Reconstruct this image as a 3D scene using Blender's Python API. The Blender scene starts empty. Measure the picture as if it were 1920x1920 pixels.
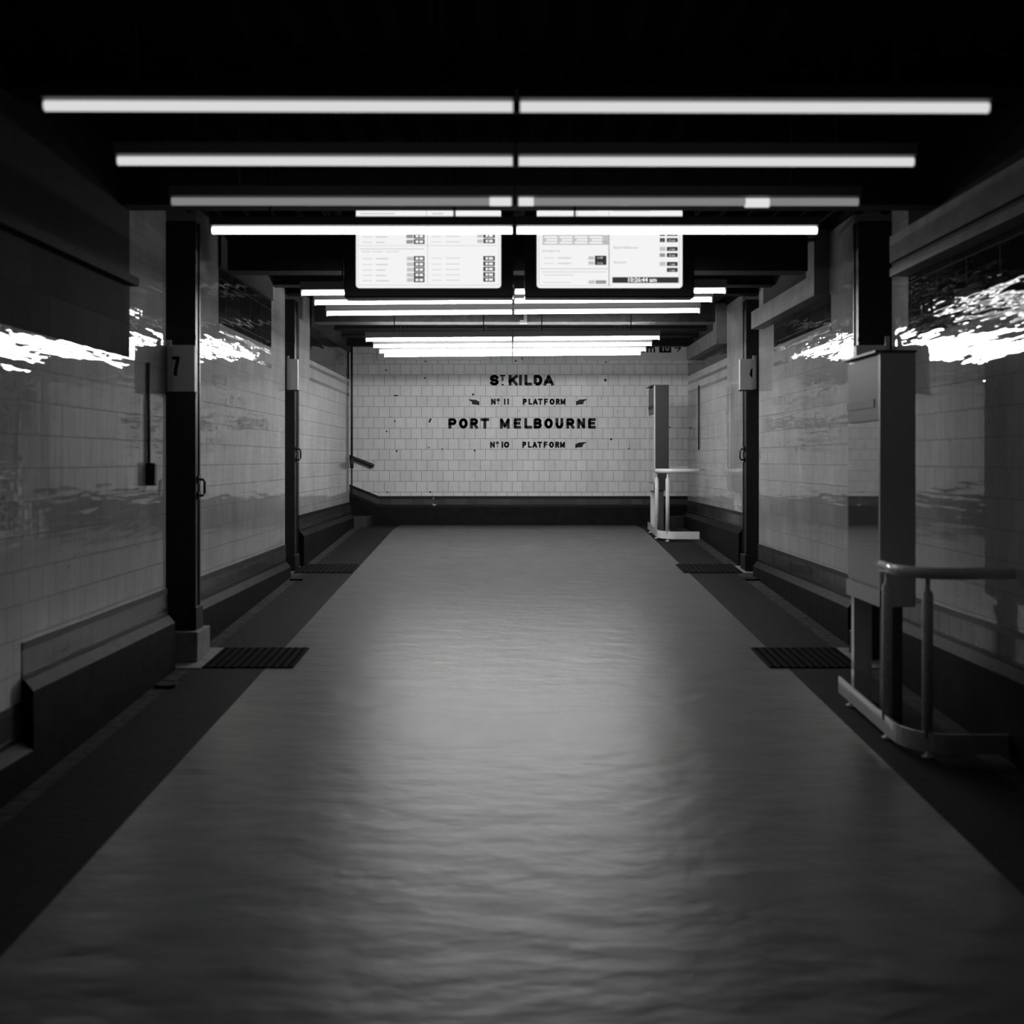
import bpy, bmesh, math, random
from mathutils import Vector, Matrix

random.seed(7)
scene = bpy.context.scene
col = scene.collection
EYE = 1.60            # eye height of the photographer; heights below are given relative to the eye
F = 2100.0

# ------------------------------------------------------------------ floor profile (a gentle ramp)
def fz(y):
    """floor height at distance y, in world metres"""
    if y <= 15.3:
        return EYE - 1.754 + 0.0522 * y
    return EYE - 1.754 + 0.0522 * 15.3

# ------------------------------------------------------------------ materials
def new_mat(name):
    m = bpy.data.materials.new(name)
    m.use_nodes = True
    nt = m.node_tree
    b = nt.nodes['Principled BSDF']
    return m, nt, b

def grey(v):
    return (v, v, v, 1.0)

def simple(name, v, rough=0.5, metal=0.0, spec=0.5, mottled=0.0, scale=20.0, bump=0.0, coat=0.0):
    m, nt, b = new_mat(name)
    b.inputs['Roughness'].default_value = rough
    b.inputs['Metallic'].default_value = metal
    b.inputs['Specular IOR Level'].default_value = spec
    b.inputs['Coat Weight'].default_value = coat
    b.inputs['Base Color'].default_value = grey(v)
    if mottled > 0 or bump > 0:
        tc = nt.nodes.new('ShaderNodeTexCoord')
        n = nt.nodes.new('ShaderNodeTexNoise')
        n.inputs['Scale'].default_value = scale
        n.inputs['Detail'].default_value = 4
        nt.links.new(tc.outputs['Object'], n.inputs['Vector'])
        if mottled > 0:
            r = nt.nodes.new('ShaderNodeMapRange')
            r.inputs['To Min'].default_value = v * (1 - mottled)
            r.inputs['To Max'].default_value = v * (1 + mottled)
            r.inputs['From Min'].default_value = 0.3
            r.inputs['From Max'].default_value = 0.7
            nt.links.new(n.outputs['Fac'], r.inputs['Value'])
            nt.links.new(r.outputs['Result'], b.inputs['Base Color'])
        if bump > 0:
            bp = nt.nodes.new('ShaderNodeBump')
            bp.inputs['Strength'].default_value = 1.0
            bp.inputs['Distance'].default_value = bump
            nt.links.new(n.outputs['Fac'], bp.inputs['Height'])
            nt.links.new(bp.outputs['Normal'], b.inputs['Normal'])
    return m

def emit(name, v, strength=1.0):
    m, nt, b = new_mat(name)
    b.inputs['Base Color'].default_value = grey(0.02)
    b.inputs['Emission Color'].default_value = grey(v)
    b.inputs['Emission Strength'].default_value = strength
    b.inputs['Roughness'].default_value = 0.3
    return m

def tile_mat(name, axis, c, grout, wave, rough=0.07, pitch=0.156, width=0.156, vary=0.08, stain=0.25,
             off=(0.0, 0.0), spec=0.5, tilt=0.0):
    """glazed tiles in running bond on a wall that runs along 'axis' (X or Y)"""
    m, nt, b = new_mat(name)
    L = nt.links.new
    N = nt.nodes.new
    tc = N('ShaderNodeTexCoord')
    sep = N('ShaderNodeSeparateXYZ')
    L(tc.outputs['Object'], sep.inputs[0])
    cmb = N('ShaderNodeCombineXYZ')
    a1 = N('ShaderNodeMath'); a1.operation = 'ADD'; a1.inputs[1].default_value = 50 * width + off[0]
    a2 = N('ShaderNodeMath'); a2.operation = 'ADD'; a2.inputs[1].default_value = 50 * pitch + off[1]
    L(sep.outputs[0 if axis == 'X' else 1], a1.inputs[0]); L(sep.outputs[2], a2.inputs[0])
    L(a1.outputs[0], cmb.inputs[0]); L(a2.outputs[0], cmb.inputs[1])
    br = N('ShaderNodeTexBrick')
    br.offset = 0.5
    br.inputs['Scale'].default_value = 1.0
    br.inputs['Brick Width'].default_value = width
    br.inputs['Row Height'].default_value = pitch
    br.inputs['Mortar Size'].default_value = 0.0022
    br.inputs['Mortar Smooth'].default_value = 0.1
    br.inputs['Color1'].default_value = grey(c * (1 - vary))
    br.inputs['Color2'].default_value = grey(c * (1 + vary))
    br.inputs['Mortar'].default_value = grey(grout)
    L(cmb.outputs[0], br.inputs['Vector'])
    # grime
    n1 = N('ShaderNodeTexNoise'); n1.inputs['Scale'].default_value = 1.7; n1.inputs['Detail'].default_value = 6
    n1.inputs['Roughness'].default_value = 0.65
    mp = N('ShaderNodeMapping'); mp.inputs['Scale'].default_value = (1.6, 1.6, 0.7)
    L(tc.outputs['Object'], mp.inputs[0]); L(mp.outputs[0], n1.inputs['Vector'])
    mr = N('ShaderNodeMapRange'); mr.inputs['From Min'].default_value = 0.35; mr.inputs['From Max'].default_value = 0.75
    mr.inputs['To Min'].default_value = 1.0; mr.inputs['To Max'].default_value = 1.0 - stain
    L(n1.outputs['Fac'], mr.inputs['Value'])
    # fine dark specks and chips
    n3 = N('ShaderNodeTexNoise'); n3.inputs['Scale'].default_value = 28; n3.inputs['Detail'].default_value = 2
    L(tc.outputs['Object'], n3.inputs['Vector'])
    mr3 = N('ShaderNodeMapRange'); mr3.inputs['From Min'].default_value = 0.70; mr3.inputs['From Max'].default_value = 0.78
    mr3.inputs['To Min'].default_value = 1.0; mr3.inputs['To Max'].default_value = 0.45
    L(n3.outputs['Fac'], mr3.inputs['Value'])
    mul = N('ShaderNodeMath'); mul.operation = 'MULTIPLY'
    L(mr.outputs[0], mul.inputs[0]); L(mr3.outputs[0], mul.inputs[1])
    mx = N('ShaderNodeMix'); mx.data_type = 'RGBA'; mx.blend_type = 'MULTIPLY'; mx.inputs[0].default_value = 1.0
    L(br.outputs['Color'], mx.inputs[6]); L(mul.outputs[0], mx.inputs[7])
    L(mx.outputs[2], b.inputs['Base Color'])
    # grout is matt, glaze is shiny
    rr = N('ShaderNodeMapRange'); rr.inputs['To Min'].default_value = rough; rr.inputs['To Max'].default_value = 0.8
    L(br.outputs['Fac'], rr.inputs['Value']); L(rr.outputs[0], b.inputs['Roughness'])
    b.inputs['Specular IOR Level'].default_value = spec
    # uneven glaze
    n2 = N('ShaderNodeTexNoise'); n2.inputs['Scale'].default_value = 1.0; n2.inputs['Detail'].default_value = 2.0
    n2.inputs['Roughness'].default_value = 0.42
    mw = N('ShaderNodeMapping'); mw.inputs['Scale'].default_value = (2.6, 2.6, 20.0)
    L(tc.outputs['Object'], mw.inputs[0]); L(mw.outputs[0], n2.inputs['Vector'])
    inv = N('ShaderNodeMath'); inv.operation = 'MULTIPLY'; inv.inputs[1].default_value = -0.4
    L(br.outputs['Fac'], inv.inputs[0])
    ns = N('ShaderNodeTexNoise'); ns.inputs['Scale'].default_value = 1.0; ns.inputs['Detail'].default_value = 2.0
    ms = N('ShaderNodeMapping'); ms.inputs['Scale'].default_value = (5.0, 5.0, 0.35)
    L(tc.outputs['Object'], ms.inputs[0]); L(ms.outputs[0], ns.inputs['Vector'])
    sm = N('ShaderNodeMath'); sm.operation = 'MULTIPLY_ADD'; sm.inputs[1].default_value = 1.0
    L(ns.outputs['Fac'], sm.inputs[0]); L(n2.outputs['Fac'], sm.inputs[2])
    ad = N('ShaderNodeMath'); ad.operation = 'ADD'
    L(sm.outputs[0], ad.inputs[0]); L(inv.outputs[0], ad.inputs[1])
    bp = N('ShaderNodeBump'); bp.inputs['Strength'].default_value = 1.0; bp.inputs['Distance'].default_value = wave
    L(ad.outputs[0], bp.inputs['Height'])
    L(bp.outputs['Normal'], b.inputs['Normal'])
    return m

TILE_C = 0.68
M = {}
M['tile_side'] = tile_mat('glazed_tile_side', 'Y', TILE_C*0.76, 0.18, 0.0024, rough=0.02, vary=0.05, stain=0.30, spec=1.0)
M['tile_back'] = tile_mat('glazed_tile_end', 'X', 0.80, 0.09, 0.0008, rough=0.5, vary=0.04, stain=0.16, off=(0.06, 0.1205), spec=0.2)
M['tile_dark'] = tile_mat('dark_frieze_tile', 'Y', 0.025, 0.015, 0.0028, rough=0.03, pitch=0.30, width=0.42, vary=0.3, stain=0.3)
M['tile_dark_left'] = tile_mat('dull_dark_frieze_tile', 'Y', 0.05, 0.025, 0.0010, rough=0.8, pitch=0.30, width=0.42, vary=0.3, stain=0.3, spec=0.03)
M['listello'] = tile_mat('narrow_trim_tile', 'Y', 0.17, 0.06, 0.003, rough=0.12, pitch=0.3, width=0.16, vary=0.2)
M['band'] = tile_mat('dado_band_tile', 'Y', 0.06, 0.03, 0.002, rough=0.15, pitch=0.3, width=0.16, vary=0.2)
M['band_x'] = tile_mat('dado_band_tile_end', 'X', 0.075, 0.03, 0.002, rough=0.25, pitch=0.3, width=0.16, vary=0.2)
M['black_strip'] = simple('black_strip_tile', 0.012, 0.3)
M['stone'] = simple('dark_plinth_stone', 0.006, 0.6, spec=0.15, mottled=0.7, scale=9, bump=0.004)
M['bulkhead'] = simple('painted_concrete', 0.20, 0.6, mottled=0.25, scale=6)
M['dark_conc'] = simple('dark_concrete', 0.012, 0.9, mottled=0.4, scale=8)  # very dark concrete; on upper_wall it stands in for a shaded void
M['ceil'] = simple('black_corrugated_iron', 0.005, 0.9, spec=0.1, mottled=0.3, scale=5)  # nearly black base colour
M['beam'] = simple('dark_painted_steel', 0.005, 0.7, spec=0.2, mottled=0.4, scale=12)
M['beam_light'] = simple('dusty_beam_concrete', 0.06, 0.7, mottled=0.4, scale=14)
M['pillar'] = simple('black_painted_steel', 0.011, 0.42, mottled=0.3, scale=10, bump=0.001)
M['letter'] = simple('black_fired_lettering', 0.006, 0.5, spec=0.2)
M['white_paint'] = simple('white_enamel', 0.55, 0.35)
M['sign_white'] = simple('white_sign_enamel', 0.80, 0.5)
M['batten'] = simple('batten_enamel', 0.38, 0.45)
M['batten_near'] = simple('darker_batten_enamel', 0.16, 0.6)  # darker enamel for the rows nearest the camera
M['black'] = simple('matt_black', 0.008, 0.6)
M['glossblack'] = simple('gloss_black_bezel', 0.006, 0.25)
M['rail'] = simple('pale_powder_coat', 0.80, 0.14, coat=0.6, mottled=0.05, scale=60)
M['post'] = simple('pale_speckled_coat', 0.75, 0.5, mottled=0.3, scale=90)
M['case'] = simple('lightened_case_paint', 0.60, 0.45)  # case grey lightened to make up for weak light near the camera
M['case_far'] = simple('darkened_case_paint', 0.035, 0.5)  # same case grey, darkened to offset the strong far lamps
M['case_dark'] = simple('dark_case_leg', 0.08, 0.5)
M['glass'] = simple('poster_glass', 0.16, 0.03, spec=1.0, coat=1.0)
M['header'] = simple('case_header_panel', 0.14, 0.55, spec=0.2)
M['threshold'] = simple('pale_threshold_concrete', 0.30, 0.7, mottled=0.2, scale=15)
M['tactile'] = simple('charcoal_tactile_paver', 0.014, 0.9, spec=0.1)
M['conduit'] = simple('grey_conduit', 0.10, 0.5)
M['white_chip'] = simple('bare_white_chip', 0.6, 0.7)
M['chip'] = simple('dark_drill_hole', 0.01, 0.9)
M['wood'] = simple('dark_handrail_paint', 0.012, 0.4)
M['stair'] = simple('worn_stair_stone', 0.035, 0.7, mottled=0.3, scale=12)

def floor_mat(name, base, rough, bumpd, spec, kind):
    m, nt, b = new_mat(name)
    L = nt.links.new; N = nt.nodes.new
    tc = N('ShaderNodeTexCoord')
    mp = N('ShaderNodeMapping'); mp.inputs['Scale'].default_value = (1.0, 1.35, 1.0)
    L(tc.outputs['Object'], mp.inputs[0])
    n = N('ShaderNodeTexNoise'); n.inputs['Scale'].default_value = 3.2; n.inputs['Detail'].default_value = 5
    n.inputs['Roughness'].default_value = 0.55
    L(mp.outputs[0], n.inputs['Vector'])
    mr = N('ShaderNodeMapRange'); mr.inputs['From Min'].default_value = 0.3; mr.inputs['From Max'].default_value = 0.7
    mr.inputs['To Min'].default_value = base * 0.80; mr.inputs['To Max'].default_value = base * 1.15
    L(n.outputs['Fac'], mr.inputs['Value'])
    L(mr.outputs[0], b.inputs['Base Color'])
    n2 = N('ShaderNodeTexNoise'); n2.inputs['Scale'].default_value = 4.4 if kind == 'path' else 30
    n2.inputs['Detail'].default_value = 3 if kind == 'path' else 5
    mp2 = N('ShaderNodeMapping'); mp2.inputs['Scale'].default_value = (0.75, 1.5, 1.0)
    L(tc.outputs['Object'], mp2.inputs[0]); L(mp2.outputs[0], n2.inputs['Vector'])
    bp = N('ShaderNodeBump'); bp.inputs['Strength'].default_value = 1.0; bp.inputs['Distance'].default_value = bumpd
    L(n2.outputs['Fac'], bp.inputs['Height']); L(bp.outputs['Normal'], b.inputs['Normal'])
    b.inputs['Roughness'].default_value = rough
    b.inputs['Specular IOR Level'].default_value = spec
    return m
M['path'] = floor_mat('sealed_path', 0.115, 0.40, 0.011, 0.52, 'path')
M['asphalt'] = floor_mat('asphalt_margin', 0.012, 0.75, 0.004, 0.25, 'rough')
M['gutter'] = simple('rubbly_gutter', 0.03, 0.85, mottled=0.8, scale=14, bump=0.01)

# ------------------------------------------------------------------ mesh helpers
def link(name, bm, mats, parent=None, smooth=False):
    me = bpy.data.meshes.new(name)
    bm.normal_update()
    bm.to_mesh(me); bm.free()
    if not isinstance(mats, (list, tuple)):
        mats = [mats]
    for m in mats:
        me.materials.append(m)
    if smooth:
        for p in me.polygons:
            p.use_smooth = True
    o = bpy.data.objects.new(name, me)
    col.objects.link(o)
    if parent is not None:
        o.parent = parent
        o.matrix_parent_inverse = parent_world(parent).inverted()
    return o

def parent_world(p):
    m = p.matrix_basis.copy()
    if p.parent is not None:
        m = parent_world(p.parent) @ p.matrix_parent_inverse @ m
    return m

def thing(name, label, cat, loc, group=None):
    o = bpy.data.objects.new(name, None)
    o.empty_display_size = 0.1
    o.location = loc
    col.objects.link(o)
    o['label'] = label; o['category'] = cat
    if group:
        o['group'] = group
    return o

def tag(o, label, cat, group=None):
    o['label'] = label; o['category'] = cat
    if group:
        o['group'] = group
    return o

def struct(o):
    o['kind'] = 'structure'
    return o

def box(bm, x0, x1, y0, y1, z0, z1, mi=0, zrel=True, bev=0.0):
    """axis-aligned box; z relative to the eye when zrel"""
    if zrel:
        z0 += EYE; z1 += EYE
    vs = [bm.verts.new(v) for v in ((x0, y0, z0), (x1, y0, z0), (x1, y1, z0), (x0, y1, z0),
                                    (x0, y0, z1), (x1, y0, z1), (x1, y1, z1), (x0, y1, z1))]
    fs = [(0, 3, 2, 1), (4, 5, 6, 7), (0, 1, 5, 4), (1, 2, 6, 5), (2, 3, 7, 6), (3, 0, 4, 7)]
    out = []
    for f in fs:
        fc = bm.faces.new([vs[i] for i in f]); fc.material_index = mi; out.append(fc)
    if bev > 0:
        es = list({e for f in out for e in f.edges})
        bmesh.ops.bevel(bm, geom=es, offset=bev, segments=2, affect='EDGES', profile=0.5)
    return out

def prism_xz(bm, pts, y0, y1, mi=0):
    """polygon in XZ (z relative to the eye) extruded along Y"""
    a = [bm.verts.new((p[0], y0, p[1] + EYE)) for p in pts]
    b = [bm.verts.new((p[0], y1, p[1] + EYE)) for p in pts]
    n = len(pts)
    bm.faces.new(a).material_index = mi
    bm.faces.new(b[::-1]).material_index = mi
    for i in range(n):
        j = (i + 1) % n
        bm.faces.new((a[j], a[i], b[i], b[j])).material_index = mi
    bmesh.ops.recalc_face_normals(bm, faces=bm.faces[:])

def tube(bm, pts, r, seg=12, caps=True, mi=0):
    """round tube along world points"""
    pts = [Vector(p) for p in pts]
    rings = []
    for i, p in enumerate(pts):
        d = (pts[min(i + 1, len(pts) - 1)] - pts[max(i - 1, 0)]).normalized()
        up = Vector((0, 0, 1)) if abs(d.z) < 0.9 else Vector((1, 0, 0))
        u = d.cross(up).normalized(); v = u.cross(d).normalized()
        rr = r[i] if isinstance(r, (list, tuple)) else r
        rings.append([bm.verts.new(p + (u * math.cos(2 * math.pi * k / seg) + v * math.sin(2 * math.pi * k / seg)) * rr)
                      for k in range(seg)])
    for a, b in zip(rings, rings[1:]):
        for k in range(seg):
            f = bm.faces.new((a[k], a[(k + 1) % seg], b[(k + 1) % seg], b[k])); f.material_index = mi; f.smooth = True
    if caps:
        bm.faces.new(rings[0][::-1]).material_index = mi
        bm.faces.new(rings[-1]).material_index = mi
    bmesh.ops.recalc_face_normals(bm, faces=bm.faces[:])

# ------------------------------------------------------------------ stroke lettering
def arc(cx, cy, rx, ry, a0, a1, n=12):
    return [(cx + rx * math.cos(math.radians(a0 + (a1 - a0) * i / n)),
             cy + ry * math.sin(math.radians(a0 + (a1 - a0) * i / n))) for i in range(n + 1)]

GLYPH = {
    'S': [arc(.5, .745, .5, .255, 25, 180, 9) + arc(.5, .745, .5, .245, 190, 262, 4) +
          arc(.5, .255, .5, .245, 82, 10, 4) + arc(.5, .255, .5, .255, 0, -155, 9)],
    'T': [[(0, 1), (1, 1)], [(.5, 1), (.5, 0)]],
    'K': [[(0, 0), (0, 1)], [(1, 1), (0, .36)], [(.34, .58), (1, 0)]],
    'I': [[(.5, 0), (.5, 1)]],
    '1': [[(.5, 0), (.5, 1)]],
    'L': [[(0, 1), (0, 0), (1, 0)]],
    'D': [[(0, 0), (0, 1), (.45, 1)] + arc(.45, .5, .55, .5, 80, -80, 10) + [(.45, 0), (0, 0)]],
    'A': [[(0, 0), (.5, 1), (1, 0)], [(.22, .27), (.78, .27)]],
    'P': [[(0, 0), (0, 1), (.62, 1)] + arc(.62, .73, .38, .27, 75, -75, 8) + [(.62, .46), (0, .46)]],
    'R': [[(0, 0), (0, 1), (.62, 1)] + arc(.62, .74, .38, .26, 75, -75, 8) + [(.62, .48), (0, .48)], [(.5, .48), (1, 0)]],
    'O': [arc(.5, .5, .5, .5, 90, 450, 24)],
    '0': [arc(.5, .5, .5, .5, 90, 450, 24)],
    'o': [arc(.5, .5, .5, .5, 90, 450, 16)],
    'M': [[(0, 0), (0, 1), (.5, .12), (1, 1), (1, 0)]],
    'E': [[(1, 1), (0, 1), (0, 0), (1, 0)], [(0, .52), (.85, .52)]],
    'F': [[(1, 1), (0, 1), (0, 0)], [(0, .5), (.82, .5)]],
    'B': [[(0, 0), (0, 1), (.58, 1)] + arc(.58, .76, .36, .24, 75, -75, 7) + [(.58, .52), (0, .52)],
          [(.58, .52)] + arc(.58, .26, .42, .26, 75, -75, 7) + [(.58, 0), (0, 0)]],
    'U': [[(0, 1), (0, .38)] + arc(.5, .38, .5, .38, 195, 345, 10) + [(1, .38), (1, 1)]],
    'N': [[(0, 0), (0, 1), (1, 0), (1, 1)]],
    '7': [[(0, 1), (1, 1), (.42, .3), (.36, 0)]],
    '6': [arc(.5, .32, .5, .32, 90, 450, 20), [(.03, .38), (.1, .62), (.3, .85), (.75, 1)]],
}

def stroke(bm, pts, t, frame, depth):
    """fat polyline; frame(u, v, d) -> world point"""
    for i in range(len(pts) - 1):
        a = Vector(pts[i]); b = Vector(pts[i + 1])
        d = (b - a)
        if d.length < 1e-6:
            continue
        d.normalize(); n = Vector((-d.y, d.x)) * t / 2
        q = [a - n, b - n, b + n, a + n]
        f0 = [bm.verts.new(frame(p.x, p.y, 0)) for p in q]
        f1 = [bm.verts.new(frame(p.x, p.y, depth)) for p in q]
        bm.faces.new(f1)
        for k in range(4):
            bm.faces.new((f0[k], f0[(k + 1) % 4], f1[(k + 1) % 4], f1[k]))
    for p in pts[1:-1]:
        f = [bm.verts.new(frame(p[0] + t / 2 * math.cos(k * math.pi / 4 + .39), p[1] + t / 2 * math.sin(k * math.pi / 4 + .39), depth)) for k in range(8)]
        bm.faces.new(f)

def glyph(bm, ch, x0, x1, z0, z1, t, frame, depth=0.003):
    """glyph whose outer box is x0..x1, z0..z1"""
    sx0, sx1, sz0, sz1 = x0 + t / 2, x1 - t / 2, z0 + t / 2, z1 - t / 2
    if ch in 'I1':
        sx0 = sx1 = (x0 + x1) / 2
    for pl in GLYPH[ch]:
        pts = [(sx0 + u * (sx1 - sx0), sz0 + v * (sz1 - sz0)) for u, v in pl]
        closed = len(pl) > 3 and (Vector(pl[0]) - Vector(pl[-1])).length < 0.02
        if not closed:  # square caps so ends reach the outer box
            a = Vector(pts[0]); b = Vector(pts[1]); pts[0] = tuple(a + (a - b).normalized() * t / 2)
            a = Vector(pts[-1]); b = Vector(pts[-2]); pts[-1] = tuple(a + (a - b).normalized() * t / 2)
        stroke(bm, pts, t, frame, depth)

def text_mesh(body, size, frame_matrix, name, mat, parent, align='LEFT', bold=0.0):
    cu = bpy.data.curves.new(name, 'FONT')
    cu.body = body; cu.size = size; cu.align_x = align; cu.extrude = 0.0006; cu.offset = bold
    cu.resolution_u = 2
    o = bpy.data.objects.new(name, cu)
    col.objects.link(o)
    bpy.context.view_layer.update()
    dg = bpy.context.evaluated_depsgraph_get()
    me = bpy.data.meshes.new_from_object(o.evaluated_get(dg))
    bpy.data.objects.remove(o)
    bpy.data.curves.remove(cu)
    me.transform(frame_matrix)
    bm = bmesh.new(); bm.from_mesh(me); bpy.data.meshes.remove(me)
    if mat is None:
        return bm
    return link(name, bm, mat, parent)

def facing_cam(x, y, z):
    """text frame that reads from the camera (XZ plane)"""
    return Matrix.Translation((x, y, z)) @ Matrix.Rotation(math.radians(90), 4, 'X')

# ================================================================== SETTING
XL, XR = -2.25, 2.48          # tiled wall planes
CEIL = 1.80                   # relative to the eye
YB = -2.0                     # wall behind the photographer
YF = 16.4                     # end wall

# ---- floor
bm = bmesh.new()
xs = [-4.4, -2.7, -2.10, -1.61, 1.82, 2.30, 2.95, 4.6]
mi = [1, 2, 1, 0, 1, 2, 1]
ys = [YB - 0.3 + 0.5 * i for i in range(int((15.3 - YB + 0.3) / 0.5) + 1)] + [15.3, 15.8, YF + 0.3]
grid = [[bm.verts.new((x, y, fz(y))) for x in xs] for y in ys]
for a, b in zip(grid, grid[1:]):
    for k in range(len(xs) - 1):
        f = bm.faces.new((a[k], a[k + 1], b[k + 1], b[k])); f.material_index = mi[k]
r = bmesh.ops.extrude_face_region(bm, geom=bm.faces[:])
for v in [e for e in r['geom'] if isinstance(e, bmesh.types.BMVert)]:
    pass
bottom = [e for e in r['geom'] if isinstance(e, bmesh.types.BMVert)]
for v in bottom:
    v.co.z += 0.0
low = [v for row in grid for v in row]
for v in low:
    v.co.z -= 0.15
bmesh.ops.recalc_face_normals(bm, faces=bm.faces[:])
floor = struct(link('floor', bm, [M['path'], M['asphalt'], M['gutter']]))

# ---- side walls: tiled bays with a recess at each steel pillar
def side_wall(name, X, s, segs, recess):
    bm = bmesh.new()
    for y0, y1 in segs:
        x0, x1 = sorted((X, X + s * 0.5))
        box(bm, x0, x1, y0, y1, -2.1, CEIL)
    for y0, y1 in recess:
        x0, x1 = sorted((X + s * 0.34, X + s * 0.5))
        box(bm, x0, x1, y0, y1, -2.1, CEIL)
    return struct(link(name, bm, M['tile_side']))
L_SEG = [(YB, 7.30), (8.00, 11.15), (11.90, 15.60)]
R_SEG = [(YB, 7.29), (8.08, 11.20), (11.95, 15.70)]
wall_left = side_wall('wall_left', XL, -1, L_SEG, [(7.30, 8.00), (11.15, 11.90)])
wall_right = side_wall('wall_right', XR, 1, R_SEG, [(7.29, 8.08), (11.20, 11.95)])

def part_box(name, parent, mat, dims, bev=0.0):
    bm = bmesh.new()
    box(bm, *dims, bev=bev)
    return link(name, bm, mat, parent)

def slab(bm, X, s, prot, y0, y1, z0, z1, back=0.02, mi=0):
    """box proud of wall plane X by prot"""
    x0, x1 = sorted((X + s * back, X - s * prot))
    box(bm, x0, x1, y0, y1, z0, z1, mi)

# ---- dado: black strip, grey band, black strip, stone plinth
def dado(name, X, s, bays):
    bm = bmesh.new()
    for y0, y1, top in bays:
        slab(bm, X, s, 0.006, y0, y1, top - 0.036, top, mi=0)
        slab(bm, X, s, 0.004, y0, y1, top - 0.150, top - 0.036, mi=1)
        slab(bm, X, s, 0.006, y0, y1, top - 0.175, top - 0.150, mi=0)
        # plinth with a weathered top edge
        zp = top - 0.175
        x_in, x_out = X + s * 0.02, X - s * 0.055
        pts = [(x_in, zp), (X - s * 0.015, zp), (x_out, zp - 0.05), (x_out, -2.0), (x_in, -2.0)]
        a = [bm.verts.new((p[0], y0, p[1] + EYE)) for p in pts]
        b = [bm.verts.new((p[0], y1, p[1] + EYE)) for p in pts]
        f = [bm.faces.new(a), bm.faces.new(b[::-1])]
        for i in range(5):
            f.append(bm.faces.new((a[(i + 1) % 5], a[i], b[i], b[(i + 1) % 5])))
        for q in f:
            q.material_index = 2
    bmesh.ops.recalc_face_normals(bm, faces=bm.faces[:])
    return struct(link(name, bm, [M['black_strip'], M['band'], M['stone']]))
dado('baseboard_left', XL, -1, [(YB, 5.15, -1.11), (5.15, 7.32, -0.84), (7.98, 11.17, -0.845), (11.88, 15.64, -0.587)])
dado('baseboard_right', XR, 1, [(YB, 7.31, -0.84), (8.06, 11.22, -0.84), (11.93, 15.74, -0.565)])

# ---- friezes, trims and bulkheads (parts of the walls)
def wall_slab(name, parent, mat, X, s, prot, y0, y1, z0, z1):
    bm = bmesh.new(); slab(bm, X, s, prot, y0, y1, z0, z1)
    return link(name, bm, mat, parent)
# left
wall_slab('frieze', wall_left, M['tile_dark_left'], XL, -1, .004, YB, 6.60, .60, 1.02)
wall_slab('ledge', wall_left, M['dark_conc'], XL, -1, .06, YB, 6.60, 1.02, 1.07)
wall_slab('upper_wall', wall_left, M['dark_conc'], XL, -1, .003, YB, 6.60, 1.07, CEIL)
wall_slab('frieze', wall_left, M['tile_dark'], XL, -1, .004, 8.62, 10.50, 1.05, 1.49)
wall_slab('upper_wall', wall_left, M['dark_conc'], XL, -1, .02, 8.62, 10.50, 1.49, CEIL)
wall_slab('trim_strip', wall_left, M['listello'], XL, -1, .004, 8.62, 10.50, .855, .890)
wall_slab('trim_strip', wall_left, M['listello'], XL, -1, .004, 8.62, 10.50, .985, 1.02)
wall_slab('frieze', wall_left, M['tile_dark'], XL, -1, .004, 12.53, 15.57, 1.118, 1.49)
wall_slab('upper_wall', wall_left, M['dark_conc'], XL, -1, .02, 12.53, 15.57, 1.49, CEIL)
wall_slab('trim_strip', wall_left, M['listello'], XL, -1, .004, 12.53, 15.57, 1.030, 1.068)
wall_slab('trim_strip', wall_left, M['listello'], XL, -1, .004, 12.53, 15.57, .884, .922)
# right
BX = XR - 2.36                # how far the bulkheads stand out
wall_slab('frieze', wall_right, M['tile_dark'], XR, 1, .004, YB, 6.98, .75, 1.14)
wall_slab('bulkhead', wall_right, M['bulkhead'], XR, 1, BX, YB, 6.98, 1.14, 1.19)
wall_slab('groove', wall_right, M['black'], XR, 1, BX - .03, YB, 6.98, 1.19, 1.225)
wall_slab('bulkhead', wall_right, M['bulkhead'], XR, 1, BX, YB, 6.98, 1.225, 1.39)
wall_slab('upper_wall', wall_right, M['dark_conc'], XR, 1, .003, YB, 6.98, 1.39, CEIL)
wall_slab('frieze', wall_right, M['tile_dark'], XR, 1, .004, 8.68, 10.55, 1.06, 1.28)
wall_slab('bulkhead', wall_right, M['bulkhead'], XR, 1, BX, 8.95, 11.0, 1.28, 1.45)
wall_slab('boxed_column', wall_right, M['bulkhead'], XR, 1, BX, 8.72, 8.95, 1.28, CEIL)
wall_slab('upper_wall', wall_right, M['dark_conc'], XR, 1, .003, 8.95, 11.0, 1.45, CEIL)
wall_slab('trim_strip', wall_right, M['listello'], XR, 1, .004, 8.68, 10.55, .875, .912)
wall_slab('trim_strip', wall_right, M['listello'], XR, 1, .004, 8.68, 10.55, 1.0, 1.037)
wall_slab('frieze', wall_right, M['tile_dark'], XR, 1, .004, 12.86, 15.68, 1.17, 1.34)
wall_slab('bulkhead', wall_right, M['bulkhead'], XR, 1, BX, 13.08, 15.05, 1.335, 1.51)
wall_slab('boxed_column', wall_right, M['bulkhead'], XR, 1, BX, 12.86, 13.08, 1.335, CEIL)
wall_slab('upper_wall', wall_right, M['dark_conc'], XR, 1, .003, 13.08, 15.68, 1.51, CEIL)
wall_slab('trim_strip', wall_right, M['listello'], XR, 1, .004, 12.86, 15.68, 1.045, 1.085)
wall_slab('trim_strip', wall_right, M['listello'], XR, 1, .004, 12.86, 15.68, .92, .96)

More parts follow.
